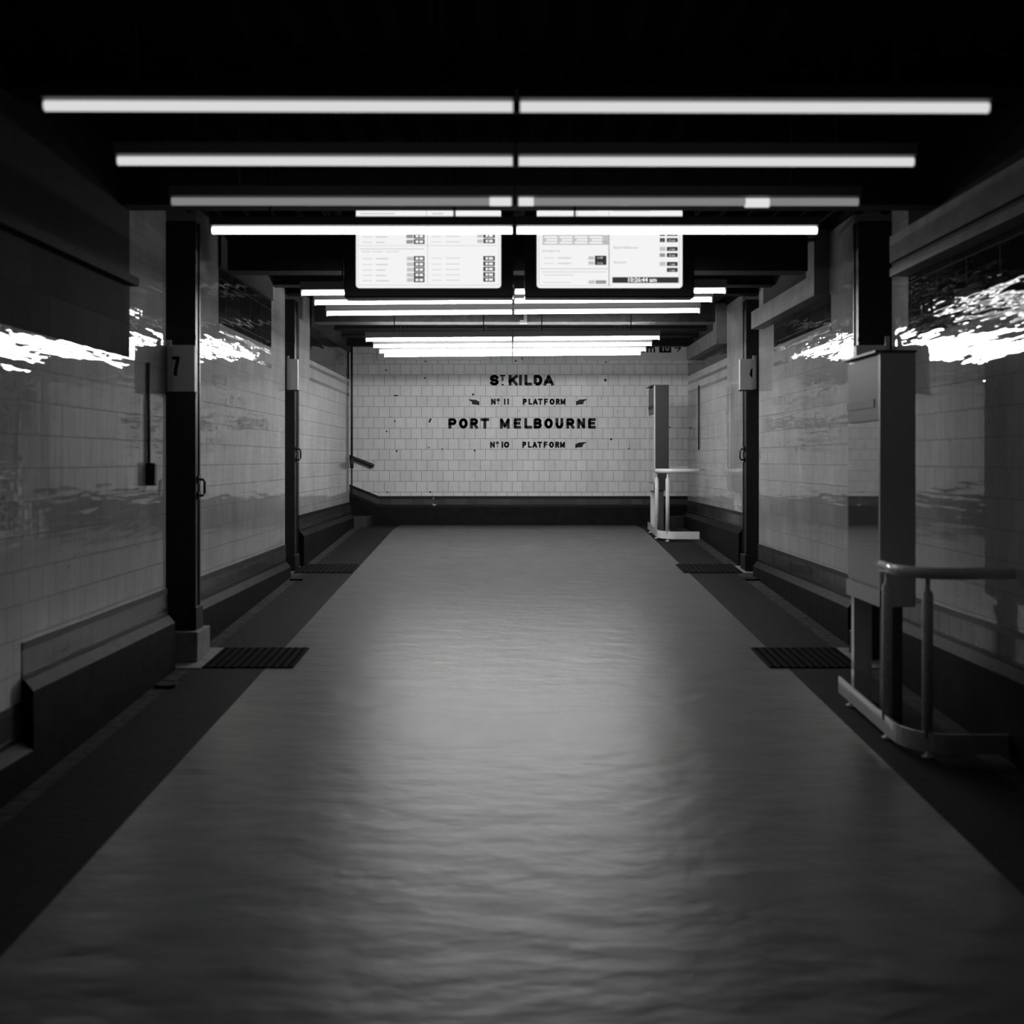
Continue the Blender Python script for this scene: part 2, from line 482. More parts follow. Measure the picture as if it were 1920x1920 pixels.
# ---- end wall, with drill holes as part of its own surface
S_F = F / YF
def fx(px): return (px - 958) / S_F
def fzz(py): return (862 - py) / S_F
bm = bmesh.new()
box(bm, -4.4, 4.6, YF, YF + 0.4, -1.5, CEIL)
def speck(px, py, r, sx=1.0, sy=1.0, rot=0.0, n=9):
    cx, cz = fx(px), fzz(py)
    vs = []
    for k in range(n):
        a = 2 * math.pi * k / n
        rr = r * (0.8 + 0.4 * random.random())
        u, w = rr * sx * math.cos(a), rr * sy * math.sin(a)
        vs.append((cx + u * math.cos(rot) - w * math.sin(rot), cz + u * math.sin(rot) + w * math.cos(rot)))
    f = bm.faces.new([bm.verts.new((x, YF - 0.0025, z + EYE)) for x, z in vs]); f.material_index = 1
for p in [(966.9, 676.7, .015), (978.5, 672, .012, .6, 2.2), (797.7, 678, .015, .6, 1.1, .6), (796.7, 709, .016, .6, 1.2, -.5),
          (887, 739.6, .016), (1135, 713, .020), (1146, 823.5, .017), (1136, 679, .012), (890, 845, .016, .7, 1.3, .7),
          (724, 694, .017, 1.2, .6), (742, 741.5, .022, 1.5, .4), (740.5, 790, .016, .7, 1.2), (725, 809, .012), (743.5, 846, .015),
          (726, 923, .014), (806.5, 922.5, .014), (829, 842, .012), (804, 839, .01), (1256, 801, .012), (1158, 772, .008, .5, 2),
          (1128, 746, .006, .5, 4), (1179, 841, .01)]:
    speck(*p)
# the slanted black chip left of PORT
f = bm.faces.new([bm.verts.new((fx(a), YF - 0.0025, fzz(b) + EYE)) for a, b in ((803.0, 792.0), (806.2, 792.6), (809.6, 785.2), (806.4, 784.2))])
f.material_index = 1
for pts in [[(660, 676), (664, 676), (664.5, 700), (663, 725), (661, 725), (662, 700)]]:
    pass
# pale chips in the dado
chip = [[(811, 944), (815.5, 945.5), (820, 944.5), (814.5, 948.5), (812, 946.6)], [(811.4, 934.5), (814.5, 931.8), (813.5, 935.5)]]
for c in chip:
    f = bm.faces.new([bm.verts.new((fx(a), YF - 0.055, fzz(b) + EYE)) for a, b in c]); f.material_index = 2
bmesh.ops.recalc_face_normals(bm, faces=[f for f in bm.faces if f.material_index == 0])
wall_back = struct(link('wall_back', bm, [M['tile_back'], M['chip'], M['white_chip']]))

def back_strip(mi, ztop, zbot, prot, bm):
    """dado course of the end wall: level, then climbing beside the left stairs"""
    k = -1.93; sl = 0.40
    for x0, x1, h0, h1 in ((-4.4, k, (k + 4.4) * sl, 0.0), (k, 4.6, 0.0, 0.0)):
        pts = [(x0, ztop + h0), (x1, ztop + h1), (x1, zbot + h1), (x0, zbot + h0)]
        a = [bm.verts.new((p[0], YF - prot, p[1] + EYE)) for p in pts]
        b = [bm.verts.new((p[0], YF + .02, p[1] + EYE)) for p in pts]
        fs = [bm.faces.new(a), bm.faces.new(b[::-1])]
        for i in range(4):
            fs.append(bm.faces.new((a[(i + 1) % 4], a[i], b[i], b[(i + 1) % 4])))
        for q in fs:
            q.material_index = mi
bm = bmesh.new()
back_strip(0, -.532, -.572, .012, bm)
back_strip(1, -.572, -.655, .006, bm)
back_strip(0, -.655, -.690, .012, bm)
back_strip(2, -.690, -1.4, .05, bm)
bmesh.ops.recalc_face_normals(bm, faces=bm.faces[:])
struct(link('baseboard_back', bm, [M['black_strip'], M['band_x'], M['stone']]))

# wall behind the photographer and the ends of the cross passage
bm = bmesh.new(); box(bm, -2.75, 2.98, YB - 0.3, YB, -2.1, CEIL); struct(link('wall_front', bm, M['dark_conc']))
bm = bmesh.new(); box(bm, -4.6, -4.4, 15.0, YF + .4, -1.6, CEIL); struct(link('wall_left_passage', bm, M['dark_conc']))
bm = bmesh.new(); box(bm, 4.6, 4.8, 15.0, YF + .4, -1.6, CEIL); struct(link('wall_right_passage', bm, M['dark_conc']))

# ---- corrugated ceiling and its cross beams
bm = bmesh.new()
n = 36 * 8
x0, x1 = -4.6, 4.8
prev = None
for i in range(n + 1):
    x = x0 + (x1 - x0) * i / n
    z = CEIL + EYE + 0.035 * math.cos(2 * math.pi * x / 0.20)
    cur = [bm.verts.new((x, y, z)) for y in (YB - .3, YF + .4)] + [bm.verts.new((x, y, CEIL + EYE + .12)) for y in (YF + .4, YB - .3)]
    if prev:
        for k in range(4):
            f = bm.faces.new((prev[k], cur[k], cur[(k + 1) % 4], prev[(k + 1) % 4])); f.smooth = k == 0
    else:
        bm.faces.new(cur)
    prev = cur
bm.faces.new(prev[::-1])
bmesh.ops.recalc_face_normals(bm, faces=bm.faces[:])
ceiling = struct(link('ceiling', bm, M['ceil']))

def ibeam(y, zb, w=0.18, mat='beam', x0=-2.26, x1=2.49, ft=0.02):
    bm = bmesh.new()
    box(bm, x0, x1, y, y + w, zb, zb + ft)
    box(bm, x0, x1, y + w * .42, y + w * .58, zb + ft, CEIL)
    return link('beam', bm, M[mat], ceiling)
for y, zb in ((-0.6, 1.62), (1.0, 1.62), (2.6, 1.62), (4.95, 1.64), (7.02, 1.62), (9.3, 1.64), (10.5, 1.64), (11.2, 1.66), (13.2, 1.64), (14.1, 1.64), (14.7, 1.62)):
    ibeam(y, zb)
def solidbeam(y0, y1, zb, mat, x0, x1):
    bm = bmesh.new(); box(bm, x0, x1, y0, y1, zb, CEIL)
    return link('beam', bm, M[mat], ceiling)
solidbeam(8.30, 8.50, 1.40, 'dark_conc', -2.10, 2.20)
solidbeam(6.45, 6.60, 1.468, 'dark_conc', -2.24, 2.47)
solidbeam(11.95, 12.20, 1.47, 'beam_light', -2.10, 2.18)
solidbeam(15.25, 15.45, 1.555, 'beam', -2.24, 2.47)
# long dark inset along the concrete beam
for xa, xb in ((-1.2, -.08), (.25, 1.2)):
    bm = bmesh.new(); box(bm, xa, xb, 11.93, 11.951, 1.55, 1.62)
    link('beam_inset', bm, M['black'], ceiling)

# ================================================================== END-WALL LETTERING (parts of the end wall)
def back_frame(u, v, d):
    return (u, YF - 0.001 - d, v + EYE)
def back_line(glyphs, y0, y1, t, extra=None):
    bm = bmesh.new()
    for ch, a, b in glyphs:
        glyph(bm, ch, fx(a), fx(b), fzz(y1), fzz(y0), t, back_frame)
    for ch, a, b, ya, yb, tt in (extra or []):
        if ch == '.':
            cx, cz = (fx(a) + fx(b)) / 2, (fzz(ya) + fzz(yb)) / 2
            h = abs(fx(b) - fx(a)) / 2
            stroke(bm, [(cx - h, cz), (cx + h, cz)], abs(fzz(ya) - fzz(yb)), back_frame, .003)
        else:
            glyph(bm, ch, fx(a), fx(b), fzz(yb), fzz(ya), tt, back_frame)
    bmesh.ops.recalc_face_normals(bm, faces=bm.faces[:])
    o = link('lettering', bm, M['letter'], wall_back)
    return o
o = back_line([('S', 918.5, 935.2), ('K', 953.5, 971), ('I', 973.7, 978), ('L', 983.2, 997.7), ('D', 1000.8, 1017), ('A', 1019, 1038.5)],
              702.8, 723, .045, [('T', 937.5, 947.4, 703, 714.5, .022), ('.', 940.7, 944.7, 720, 723, 0)])
o['label'] = 'black painted words ST KILDA'
def platform(dx, y0, y1, dy=0):
    z = 4.8
    cells = [('P', 962, 997), ('L', 1012, 1046), ('A', 1052, 1096), ('T', 1098, 1140), ('F', 1153, 1188), ('O', 1202, 1246), ('R', 1258, 1294), ('M', 1300, 1345)]
    return [(c, 780 + (a + dx) / z, 780 + (b + dx) / z) for c, a, b in cells]
T2 = .024
o = back_line([('N', 921, 929.5), ('1', 944.6, 948.0), ('1', 951, 954.4)] + platform(0, 0, 0), 747.4, 758.9, T2,
              [('o', 931.2, 937.2, 747, 753.2, .016), ('.', 933.2, 935.6, 755.5, 757.5, 0)])
o['label'] = 'black painted words N° 11 PLATFORM'
o = back_line([('P', 841, 856), ('O', 860.7, 877), ('R', 881.5, 896.3), ('T', 901.2, 917), ('M', 937.3, 955.8), ('E', 963, 977), ('L', 983, 997.8),
               ('B', 1000.8, 1016), ('O', 1020.6, 1036.6), ('U', 1041.5, 1056.2), ('R', 1061.7, 1077), ('N', 1082, 1097.3), ('E', 1102.5, 1117)],
              784, 803.8, .043)
o['label'] = 'black painted words PORT MELBOURNE'
o = back_line([('N', 919, 927.8), ('1', 940.4, 943.8), ('0', 944.8, 954.8)] + platform(-5, 0, 0), 828, 839.6, T2,
              [('o', 929.6, 935.4, 827.5, 833.6, .016), ('.', 931.4, 933.8, 836, 838, 0)])
o['label'] = 'black painted words N° 10 PLATFORM'

def hand(cx, cy, flip, tilt):
    """silhouette of a pointing hand with cuff, pointing right before flip; units are photo pixels"""
    pts = [(-10, -1.5), (-9.6, 6.3), (-8, 4.6), (-7, 5.4), (-5, 4.2), (-1, 4.4), (3.4, 3.6), (4.6, 2.2), (3.2, 1.2), (5.2, .2), (4.4, -1.2),
           (10, -4.4), (10, -5.9), (3.0, -5.2), (-2, -4.9), (-4.4, -4.6), (-7, -2.6)]
    bm = bmesh.new()
    out = []
    for x, y in pts:
        out.append((fx(cx + (-x if flip else x)), fzz(cy + y)))
    a = [bm.verts.new((x, YF - .004, z + EYE)) for x, z in out]
    b = [bm.verts.new((x, YF, z + EYE)) for x, z in out]
    bm.faces.new(a)
    for i in range(len(a)):
        j = (i + 1) % len(a)
        bm.faces.new((a[j], a[i], b[i], b[j]))
    bmesh.ops.recalc_face_normals(bm, faces=bm.faces[:])
    o = link('pointing_hand', bm, M['letter'], wall_back)
    o['label'] = 'black painted hand pointing ' + ('left' if flip else 'right')
hand(889, 754.5, True, 0)
hand(1090, 754, False, 0)
hand(1088.5, 834.5, False, 0)

# ================================================================== SIGNS UNDER THE CEILING AT THE END WALL
def hanging_sign(x0, x1, label):
    t = thing('platform_sign', label, 'sign', ((x0 + x1) / 2, YF - .03, EYE + 1.46), 'white panels above the end wall tiles')
    bm = bmesh.new()
    zt, zb, r = 1.775, 1.455, .035
    pts = [(x0, zt), (x0, zb + r)] + [(x0 + r - r * math.cos(a), zb + r - r * math.sin(a)) for a in (.4, .8, 1.2)] + [(x0 + r, zb), (x1 - r, zb)] + \
          [(x1 - r + r * math.sin(a), zb + r - r * math.cos(a)) for a in (.4, .8, 1.2)] + [(x1, zb + r), (x1, zt)]
    prism_xz(bm, pts, YF - .035, YF - .004)
    link('panel', bm, M['sign_white'], t)
    return t
hanging_sign(fx(708.5), fx(904), 'blank white rounded panel high on the end wall, left of the centre')
t = hanging_sign(fx(1094), fx(1291), 'white panel high on the end wall reading Platform 10 with an arrow')
bm = text_mesh('Platform', 0.172, facing_cam(fx(1228.5), YF - .0365, fzz(661.0) + EYE), 'sign_text', None, t, 'RIGHT', bold=.004)
link('sign_text', bm, M['letter'], t)
bm = bmesh.new(); box(bm, fx(1235.3), fx(1257.8), YF - .038, YF - .034, fzz(661.6), fzz(643.5)); nb = link('number_box', bm, M['letter'], t)
bm = text_mesh('10', 0.125, facing_cam(fx(1246.6), YF - .0395, fzz(658.2) + EYE), 'digits', None, t, 'CENTER', bold=.003)
link('digits', bm, M['white_paint'], nb)['label'] = 'white digits 10'
bm = bmesh.new()
fr = lambda u, v, d: (u, YF - .035 - d, v + EYE)
stroke(bm, [(fx(1263.5), fzz(653.2)), (fx(1275), fzz(653.2))], .016, fr, .003)
stroke(bm, [(fx(1269), fzz(646.8)), (fx(1275.4), fzz(653.2)), (fx(1269), fzz(659.6))], .016, fr, .003)
link('arrow', bm, M['letter'], t)

# ================================================================== STAIRS AND RAILS AT THE END WALL
def stairs(xs, s, label):
    t = thing('stair_flight', label, 'stairs', (xs, 16.0, fz(16)))
    y0, y1 = 15.80, YF - .055
    for k in range(6):
        xa = xs + s * .30 * k; xb = s * 4.38
        bm = bmesh.new(); x_0, x_1 = sorted((xa, xb))
        box(bm, x_0, x_1, y0, y1, fz(16) + .14 * k, fz(16) + .14 * (k + 1), zrel=False)
        link('step', bm, M['stair'], t)
stairs(-2.03, -1, 'worn stone steps climbing away to the left of the end wall')
stairs(2.32, 1, 'worn stone steps beyond the right wall corner, behind the far barrier')

t = thing('handrail', 'short black sloping handrail ending on the left of the end wall', 'handrail', (-2.2, YF - .06, EYE - .0))
bm = bmesh.new(); tube(bm, [(-3.4, YF - .07, EYE + .49), (-2.33, YF - .07, EYE + .035), (-2.04, YF - .07, EYE - .075), (-2.00, YF - .07, EYE - .095)], .028); link('bar', bm, M['wood'], t)
for x, z in ((-2.06, -.075), (-3.0, .31)):
    bm = bmesh.new(); tube(bm, [(x, YF + .0, EYE + z - .05), (x, YF - .065, EYE + z - .03)], .010); link('bracket', bm, M['wood'], t)
t = thing('handrail', 'level grey handrail low on the end wall behind the far barrier', 'handrail', (2.4, YF - .06, EYE - .1))
bm = bmesh.new(); tube(bm, [(2.08, YF - .07, EYE - .115), (3.6, YF - .07, EYE - .115)], .028); link('bar', bm, M['rail'], t)
for x in (2.2, 3.2):
    bm = bmesh.new(); tube(bm, [(x, YF, EYE - .15), (x, YF - .065, EYE - .125)], .010); link('bracket', bm, M['rail'], t)

# ================================================================== STEEL PILLARS
def pillar(name, xc, yc, w, d, top, base_z, label, bz):
    t = thing('steel_pillar', label, 'pillar', (xc, yc, base_z), 'riveted steel pillars in the wall recesses')
    b = base_z - EYE
    bm = bmesh.new()
    box(bm, xc - w / 2, xc + w / 2, yc - d / 2, yc - d / 2 + .022, b, top)
    box(bm, xc - w / 2, xc + w / 2, yc + d / 2 - .022, yc + d / 2, b, top)
    box(bm, xc - w / 2 + .008, xc + w / 2 - .008, yc - d / 2 + .02, yc + d / 2 - .02, b, top)
    link('shaft', bm, M['pillar'], t)
    bm = bmesh.new(); box(bm, xc - w / 2 - .02, xc + w / 2 + .012, yc - d / 2 - .03, yc + d / 2 + .03, b, b + .16, bev=.008)
    link('base_shoe', bm, M['pillar'], t)
    for z in bz:
        bm = bmesh.new(); box(bm, xc - w / 2 - .004, xc + w / 2 + .004, yc - d / 2 - .008, yc - d / 2 + .002, z, z + .03)
        link('splice_plate', bm, M['pillar'], t)
    return t
P1Z = EYE - 1.16
def handles(t, xc, yc, w, zc):
    for s in (-1, 1):
        bm = bmesh.new()
        xo = xc + s * w / 2
        zt, zb = EYE + zc + .055, EYE + zc - .055
        tube(bm, [(xo - s * .01, yc, zt), (xo + s * .035, yc, zt), (xo + s * .045, yc, zt - .015), (xo + s * .045, yc, zb + .015), (xo + s * .035, yc, zb), (xo - s * .01, yc, zb)], .009, 8)
        for z in (zt, zb):
            box(bm, min(xo, xo + s * .012), max(xo, xo + s * .012), yc - .025, yc + .025, z - .028, z + .028, zrel=False)
        link('side_bracket', bm, M['pillar'], t)
p = pillar('l1', -2.25, 7.66, .22, .12, CEIL - .18, EYE - 1.155, 'black steel pillar on a pale block, near left, carrying the number 7', (1.33, .82, .42))
handles(p, -2.25, 7.66, .22, -.19)
p = pillar('r1', 2.475, 7.66, .235, .12, CEIL - .18, fz(7.66) + .02, 'black steel pillar rising behind the near barrier on the right', (1.37, .80, .45))
p = pillar('l2', -2.298, 11.62, .142, .18, CEIL - .15, fz(11.62) + .01, 'slim black steel pillar farther down the left wall', (1.2, .35, -.2))
handles(p, -2.298, 11.62, .142, .055)
p = pillar('r2', 2.50, 11.62, .155, .18, CEIL - .15, fz(11.62) + .01, 'slim black steel pillar farther down the right wall, with round-digit sign', (1.2, .35, -.2))
handles(p, 2.50, 11.62, .155, .055)
# pale block beneath the near-left pillar
bm = bmesh.new(); box(bm, -2.36, -2.10, 7.50, 7.82, fz(7.4) - EYE, -1.155, bev=.006)
tag(link('plinth_block', bm, M['threshold']), 'pale concrete block under the near left pillar', 'plinth')

# thresholds across the margins at the recesses
def threshold(x0, x1, y0, y1, label):
    bm = bmesh.new()
    vs = [bm.verts.new((x, y, fz(y) + h)) for h in (-.02, .006) for x, y in ((x0, y0), (x1, y0), (x1, y1), (x0, y1))]
    for f in ((0, 3, 2, 1), (4, 5, 6, 7), (0, 1, 5, 4), (1, 2, 6, 5), (2, 3, 7, 6), (3, 0, 4, 7)):
        bm.faces.new([vs[i] for i in f])
    tag(link('threshold_slab', bm, M['threshold']), label, 'threshold', 'pale slabs at the pillar recesses')
threshold(-2.50, -2.035, 7.34, 7.95, 'pale slab in the floor beneath the near left pillar')
threshold(-2.50, -2.23, 11.42, 11.88, 'pale slab in the floor at the farther left pillar')
threshold(2.31, 2.75, 7.34, 7.95, 'pale slab in the floor at the near right pillar')
threshold(2.38, 2.75, 11.42, 11.90, 'pale slab in the floor at the farther right pillar')

# tactile mats
def mat_tactile(x0, y0, label):
    bm = bmesh.new()
    x1, y1 = x0 + .6, y0 + .58
    vs = [bm.verts.new((x, y, fz(y) + h)) for h in (-.01, .008) for x, y in ((x0, y0), (x1, y0), (x1, y1), (x0, y1))]
    for f in ((0, 3, 2, 1), (4, 5, 6, 7), (0, 1, 5, 4), (1, 2, 6, 5), (2, 3, 7, 6), (3, 0, 4, 7)):
        bm.faces.new([vs[i] for i in f])
    for i in range(11):
        for j in range(11):
            cx, cy = x0 + .03 + i * .054, y0 + .025 + j * .053
            z = fz(cy) + .008
            a = [bm.verts.new((cx + .019 * math.cos(k * math.pi / 4), cy + .019 * math.sin(k * math.pi / 4), z)) for k in range(8)]
            b = [bm.verts.new((cx + .012 * math.cos(k * math.pi / 4), cy + .012 * math.sin(k * math.pi / 4), z + .006)) for k in range(8)]
            bm.faces.new(b)
            for k in range(8):
                bm.faces.new((a[k], a[(k + 1) % 8], b[(k + 1) % 8], b[k]))
    tag(link('tactile_mat', bm, M['tactile']), label, 'tactile mat', 'studded tactile mats across the floor margins')
mat_tactile(-2.03, 7.36, 'studded dark tactile mat by the pale block, near left')
mat_tactile(1.70, 7.36, 'studded dark tactile mat beyond the near barrier on the right')
mat_tactile(-2.22, 11.43, 'studded dark tactile mat at the slim far left pillar')
mat_tactile(1.765, 11.43, 'studded dark tactile mat at the slim far right pillar')

# drain holes
def drain(x, y, w, d, label):
    t = thing('floor_drain', label, 'drain', (x, y, fz(y)), 'black drains in the floor margins')
    bm = bmesh.new()
    for k in range(2):
        yy = y - d / 2 + k * (d - .02)
        box(bm, x - w / 2, x + w / 2, yy, yy + .02, fz(y) - .03, fz(y) + .012, zrel=False)
        xx = x - w / 2 + k * (w - .02)
        box(bm, xx, xx + .02, y - d / 2, y + d / 2, fz(y) - .03, fz(y) + .012, zrel=False)
    link('frame', bm, M['black'], t)
    bm = bmesh.new(); box(bm, x - w / 2 + .01, x + w / 2 - .01, y - d / 2 + .01, y + d / 2 - .01, fz(y) - .03, fz(y) + .010, zrel=False)
    link('pit', bm, M['black'], t)
drain(-2.12, 6.93, .12, .17, 'small black drain in the gutter just before the near left pillar')
drain(2.36, 11.05, .12, .2, 'small black drain in the gutter before the far right pillar')
drain(-2.10, 11.05, .12, .2, 'small black drain in the gutter before the far left pillar')

# ================================================================== NUMBER SIGNS ON THE PILLARS
def number_sign(x0, x1, tx0, tx1, y, z0, z1, ch, dx0, dx1, dz0, dz1, label, tz=None):
    t = thing('number_sign', label, 'sign', ((x0 + x1) / 2, y, EYE + z0), 'white number signs on the pillars')
    bm = bmesh.new(); box(bm, x0, x1, y, y + .06, z0, z1, bev=.006); pl = link('sign_box', bm, M['sign_white'], t)
    bm = bmesh.new(); box(bm, x0 - .004, x1 + .006, y - .004, y + .064, z0 - .008, z0 + .001); link('bottom_lip', bm, M['black'], t)
    a, b = tz or (z0 + .01, z1 + .03)
    bm = bmesh.new(); r = (tx1 - tx0) / 2
    tube(bm, [((tx0 + tx1) / 2, y - .012, EYE + a), ((tx0 + tx1) / 2, y - .012, EYE + b)], r, 16); link('edge_tube', bm, M['white_paint'], t)
    if ch:
        bm = bmesh.new()
        glyph(bm, ch, dx0, dx1, dz0, dz1, .022, lambda u, v, d: (u, y - .0008 - d, v + EYE), .0015)
        bmesh.ops.recalc_face_normals(bm, faces=bm.faces[:])
        link('digit', bm, M['letter'], pl)['label'] = 'black digit ' + ch
    return t
number_sign(-2.236, -2.055, -2.232, -2.200, 7.275, .440, .745, '7', -2.200, -2.150, .545, .672, 'white number sign on the near left pillar, reading 7')
number_sign(2.245, 2.445, 2.425, 2.455, 7.275, .440, .745, None, 0, 0, 0, 0, 'white number sign behind the near barrier panel, mostly hidden', (.70, .80))
number_sign(-2.262, -2.155, -2.262, -2.238, 11.32, .705, 1.02, None, 0, 0, 0, 0, 'white number sign on the slim far left pillar, no digit showing')
number_sign(2.315, 2.455, 2.438, 2.478, 11.32, .705, 1.02, '6', 2.415, 2.475, .83, .935, 'white number sign on the far right pillar, digit half covered by its tube')

# ================================================================== FLUORESCENT BATTENS
# distance, height, tube strength, housing material, roll in degrees, words for the label
ROWS = [
    (3.60, 1.134, 0.70, 'batten_near', -.12, 'first row from the front'),
    (4.27, 1.137, 0.70, 'batten_near', -.08, 'second row from the front'),
    (4.95, 1.140, 0.22, 'batten_near', -.04, 'third row from the front, dim along most of its length'),
    (5.62, 1.150, 3.5, 'batten_near', 0.0, 'fourth row from the front, crossing the screens'),
    (8.03, 1.200, 13.0, 'batten', 0.30, 'row just behind the two screens, mostly hidden by them'),
    (8.57, 1.210, 13.0, 'batten', 0.45, 'row showing just under the bottom of the screens'),
    (9.13, 1.200, 13.0, 'batten', 0.45, 'second row below the screens'),
    (11.60, 1.2486, 72.0, 'batten', 0.40, 'farther group by the end wall, its nearest row'),
    (12.25, 1.2497, 72.0, 'batten', 0.45, 'farther group by the end wall, second of its rows'),
    (12.80, 1.2440, 72.0, 'batten', 0.45, 'farther group by the end wall, third of its rows'),
    (13.30, 1.2456, 72.0, 'batten', 0.45, 'last row before the end wall'),
]
XC = .018
for (y, z, st, hm, roll, words) in ROWS:
    em = emit('fluorescent_glow_%d' % int(y * 100), 1.0, st)
    for s in (-1, 1):
        side = 'left' if s < 0 else 'right'
        xa, xb = (XC - 1.525, XC - .002) if s < 0 else (XC + .002, XC + 1.525)
        t = thing('fluorescent_batten', '%s fluorescent batten, %s' % (side, words), 'light', ((xa + xb) / 2, y, EYE + z), 'fluorescent battens across the passage')
        dz = lambda x: math.tan(math.radians(roll)) * (x - XC)
        def tilt(o):
            for v in o.data.vertices:
                v.co.z += dz(v.co.x)
            return o
        bm = bmesh.new()
        box(bm, xa, xb, y - .032, y + .032, z + .020, z + (.066 if y < 6 else .082), bev=.004)
        hs = tilt(link('housing', bm, M[hm], t))
        for x0, x1 in ((xa, xa + .010), (xb - .010, xb)):
            bm = bmesh.new(); box(bm, x0, x1, y - .020, y + .020, z - .018, z + .024)
            tilt(link('lamp_holder', bm, M[hm], t))
        bm = bmesh.new()
        tube(bm, [(xa + .006, y, z + EYE), (xb - .006, y, z + EYE)], .0165 if y < 6 else .0115, 10)
        tb = tilt(link('tube', bm, em, t))
        if st < .5:   # added glowing sleeves imitate the bright stretches of the dim row
            e2 = bpy.data.materials.get('bright_stretch_glow') or emit('bright_stretch_glow', 1.0, .75)
            x0, x1 = (xb - .11, xb - .015) if s < 0 else (xa + .015, xa + .08)
            bm = bmesh.new(); tube(bm, [(x0, y, z + EYE), (x1, y, z + EYE)], .018, 10); tilt(link('glowing_end', bm, e2, tb))
            if s > 0:
                bm = bmesh.new(); tube(bm, [(1.035, y, z + EYE - .004), (1.14, y, z + EYE - .004)], .020, 10); tilt(link('glowing_patch', bm, bpy.data.materials['bright_stretch_glow'], tb))
        for x in (xa + .3, xb - .3):
            bm = bmesh.new(); tube(bm, [(x, y, z + EYE + .06), (x, y, CEIL + EYE)], .006, 6); link('hanger', bm, M['beam'], t)

# ================================================================== DEPARTURE SCREENS
SY = 7.24
SS = F / SY
def sx(px): return (px - 958) / SS
def sz(py): return (862 - py) / SS
E_W = emit('screen_white', 1.0, .90)
E_L = emit('screen_pale_grey', 1.0, .55)
E_G = emit('screen_grey', 1.0, .30)
E_D = emit('screen_dark', 1.0, .035)
def rrect(bm, x0, x1, z0, z1, r, y):
    pts = []
    for cx, cz, a0 in ((x1 - r, z1 - r, 0), (x0 + r, z1 - r, 90), (x0 + r, z0 + r, 180), (x1 - r, z0 + r, 270)):
        for k in range(5):
            a = math.radians(a0 + 22.5 * k)
            pts.append((cx + r * math.cos(a), cz + r * math.sin(a)))
    return pts
def screen_thing(x0, x1, label):
    t = thing('departure_screen', label, 'screen', (sx((x0 + x1) / 2), SY + .06, EYE + 1.05), 'departure screens hanging from the ceiling')
    bm = bmesh.new(); box(bm, sx(x0 - 23), sx(x1 + 23), SY + .004, SY + .15, sz(558), sz(386), bev=.01); link('housing', bm, M['glossblack'], t)
    bm = bmesh.new(); prism_xz(bm, rrect(bm, sx(x0), sx(x1), sz(540), sz(391), .022, SY), SY - .001, SY + .006); sc = link('screen_panel', bm, E_W, t)
    for xx in (x0 + 50, x1 - 50):
        bm = bmesh.new(); tube(bm, [(sx(xx), SY + .08, EYE + sz(388)), (sx(xx), SY + .08, EYE + CEIL)], .02, 8); link('hanger', bm, M['beam'], t)
    return t, sc
def rects(sc, name, mat, lst, d=.0025):
    bm = bmesh.new()
    for a, b, c, e in lst:
        box(bm, sx(a), sx(b), SY - .001 - d, SY - .0005, sz(e), sz(c))
    return link(name, bm, mat, sc)
def words(sc, name, mat, lst, bold=0.0):
    bm = bmesh.new()
    for body, px, py, h in lst:
        b2 = text_mesh(body, h / SS * 1.35, facing_cam(sx(px), SY - .0045, EYE + sz(py)), name, None, None, bold=bold)
        me = bpy.data.meshes.new('tmp'); b2.to_mesh(me); b2.free(); bm.from_mesh(me); bpy.data.meshes.remove(me)
    return link(name, bm, mat, sc)

# left screen: two columns of services, unreadable apart from the dark time boxes
t, sc = screen_thing(667.5, 939.5, 'left departure screen, two columns of services with dark time boxes')
q = lambda a: 640 + a / 6
w = lambda a: 360 + a / 6
rects(sc, 'time_box', E_D, [(q(a), q(b), w(c - 30), w(c + 24)) for a, b in ((815, 936),) for c in (500, 562, 752, 815, 876, 936, 992)] +
      [(q(a), q(b), w(c - 28), w(c + 22)) for a, b in ((1597, 1727),) for c in (495, 555, 750, 810, 870, 932, 988)])
rects(sc, 'platform_box', E_G, [(q(732), q(808), w(c - 22), w(c + 20)) for c in (500, 562)])
rects(sc, 'platform_box', E_L, [(q(738), q(808), w(c - 22), w(c + 20)) for c in (752, 815, 876, 936, 992)] + [(q(1530), q(1588), w(c - 20), w(c + 18)) for c in (495, 555)])
rects(sc, 'rule_line', E_L, [(q(190), q(1760), w(602), w(607)), (q(215), q(935), w(637), w(645)), (q(968), q(974), w(455), w(1040)), (q(190), q(1770), w(1046), w(1051)), (q(186), q(190), w(470), w(1050)), (q(1770), q(1774), w(470), w(1050))])
ln = []
for r_, c in enumerate((508, 568, 752, 818, 880, 940, 1000)):
    ln += [(q(240), q(350), w(c - 4), w(c + 3)), (q(390), q(485 + 50 * random.random()), w(c - 6), w(c + 5)), (q(1020), q(1130), w(c - 8), w(c - 2)), (q(1175), q(1320 + 20 * random.random()), w(c - 10), w(c - 3))]
rects(sc, 'service_line', E_L, ln + [(q(230), q(330), w(668), w(676)), (q(350), q(470), w(668), w(676)), (q(500), q(650), w(668), w(675)), (q(215), q(600), w(238), w(250)), (q(1020), q(1150), w(238), w(250)), (q(955), q(962), w(180), w(285)), (q(1280), q(1290), w(180), w(285))])
rects(sc, 'time_digits', E_W, [(q(835), q(868), w(c - 16), w(c + 12)) for c in (500, 562, 752, 815, 876, 936, 992)] + [(q(880), q(920), w(c - 16), w(c + 12)) for c in (500, 562, 752, 815, 876, 936, 992)] +
      [(q(1622), q(1650), w(c - 15), w(c + 11)) for c in (495, 555, 750, 810, 870, 932, 988)] + [(q(1660), q(1706), w(c - 15), w(c + 11)) for c in (495, 555, 750, 810, 870, 932, 988)], .004)

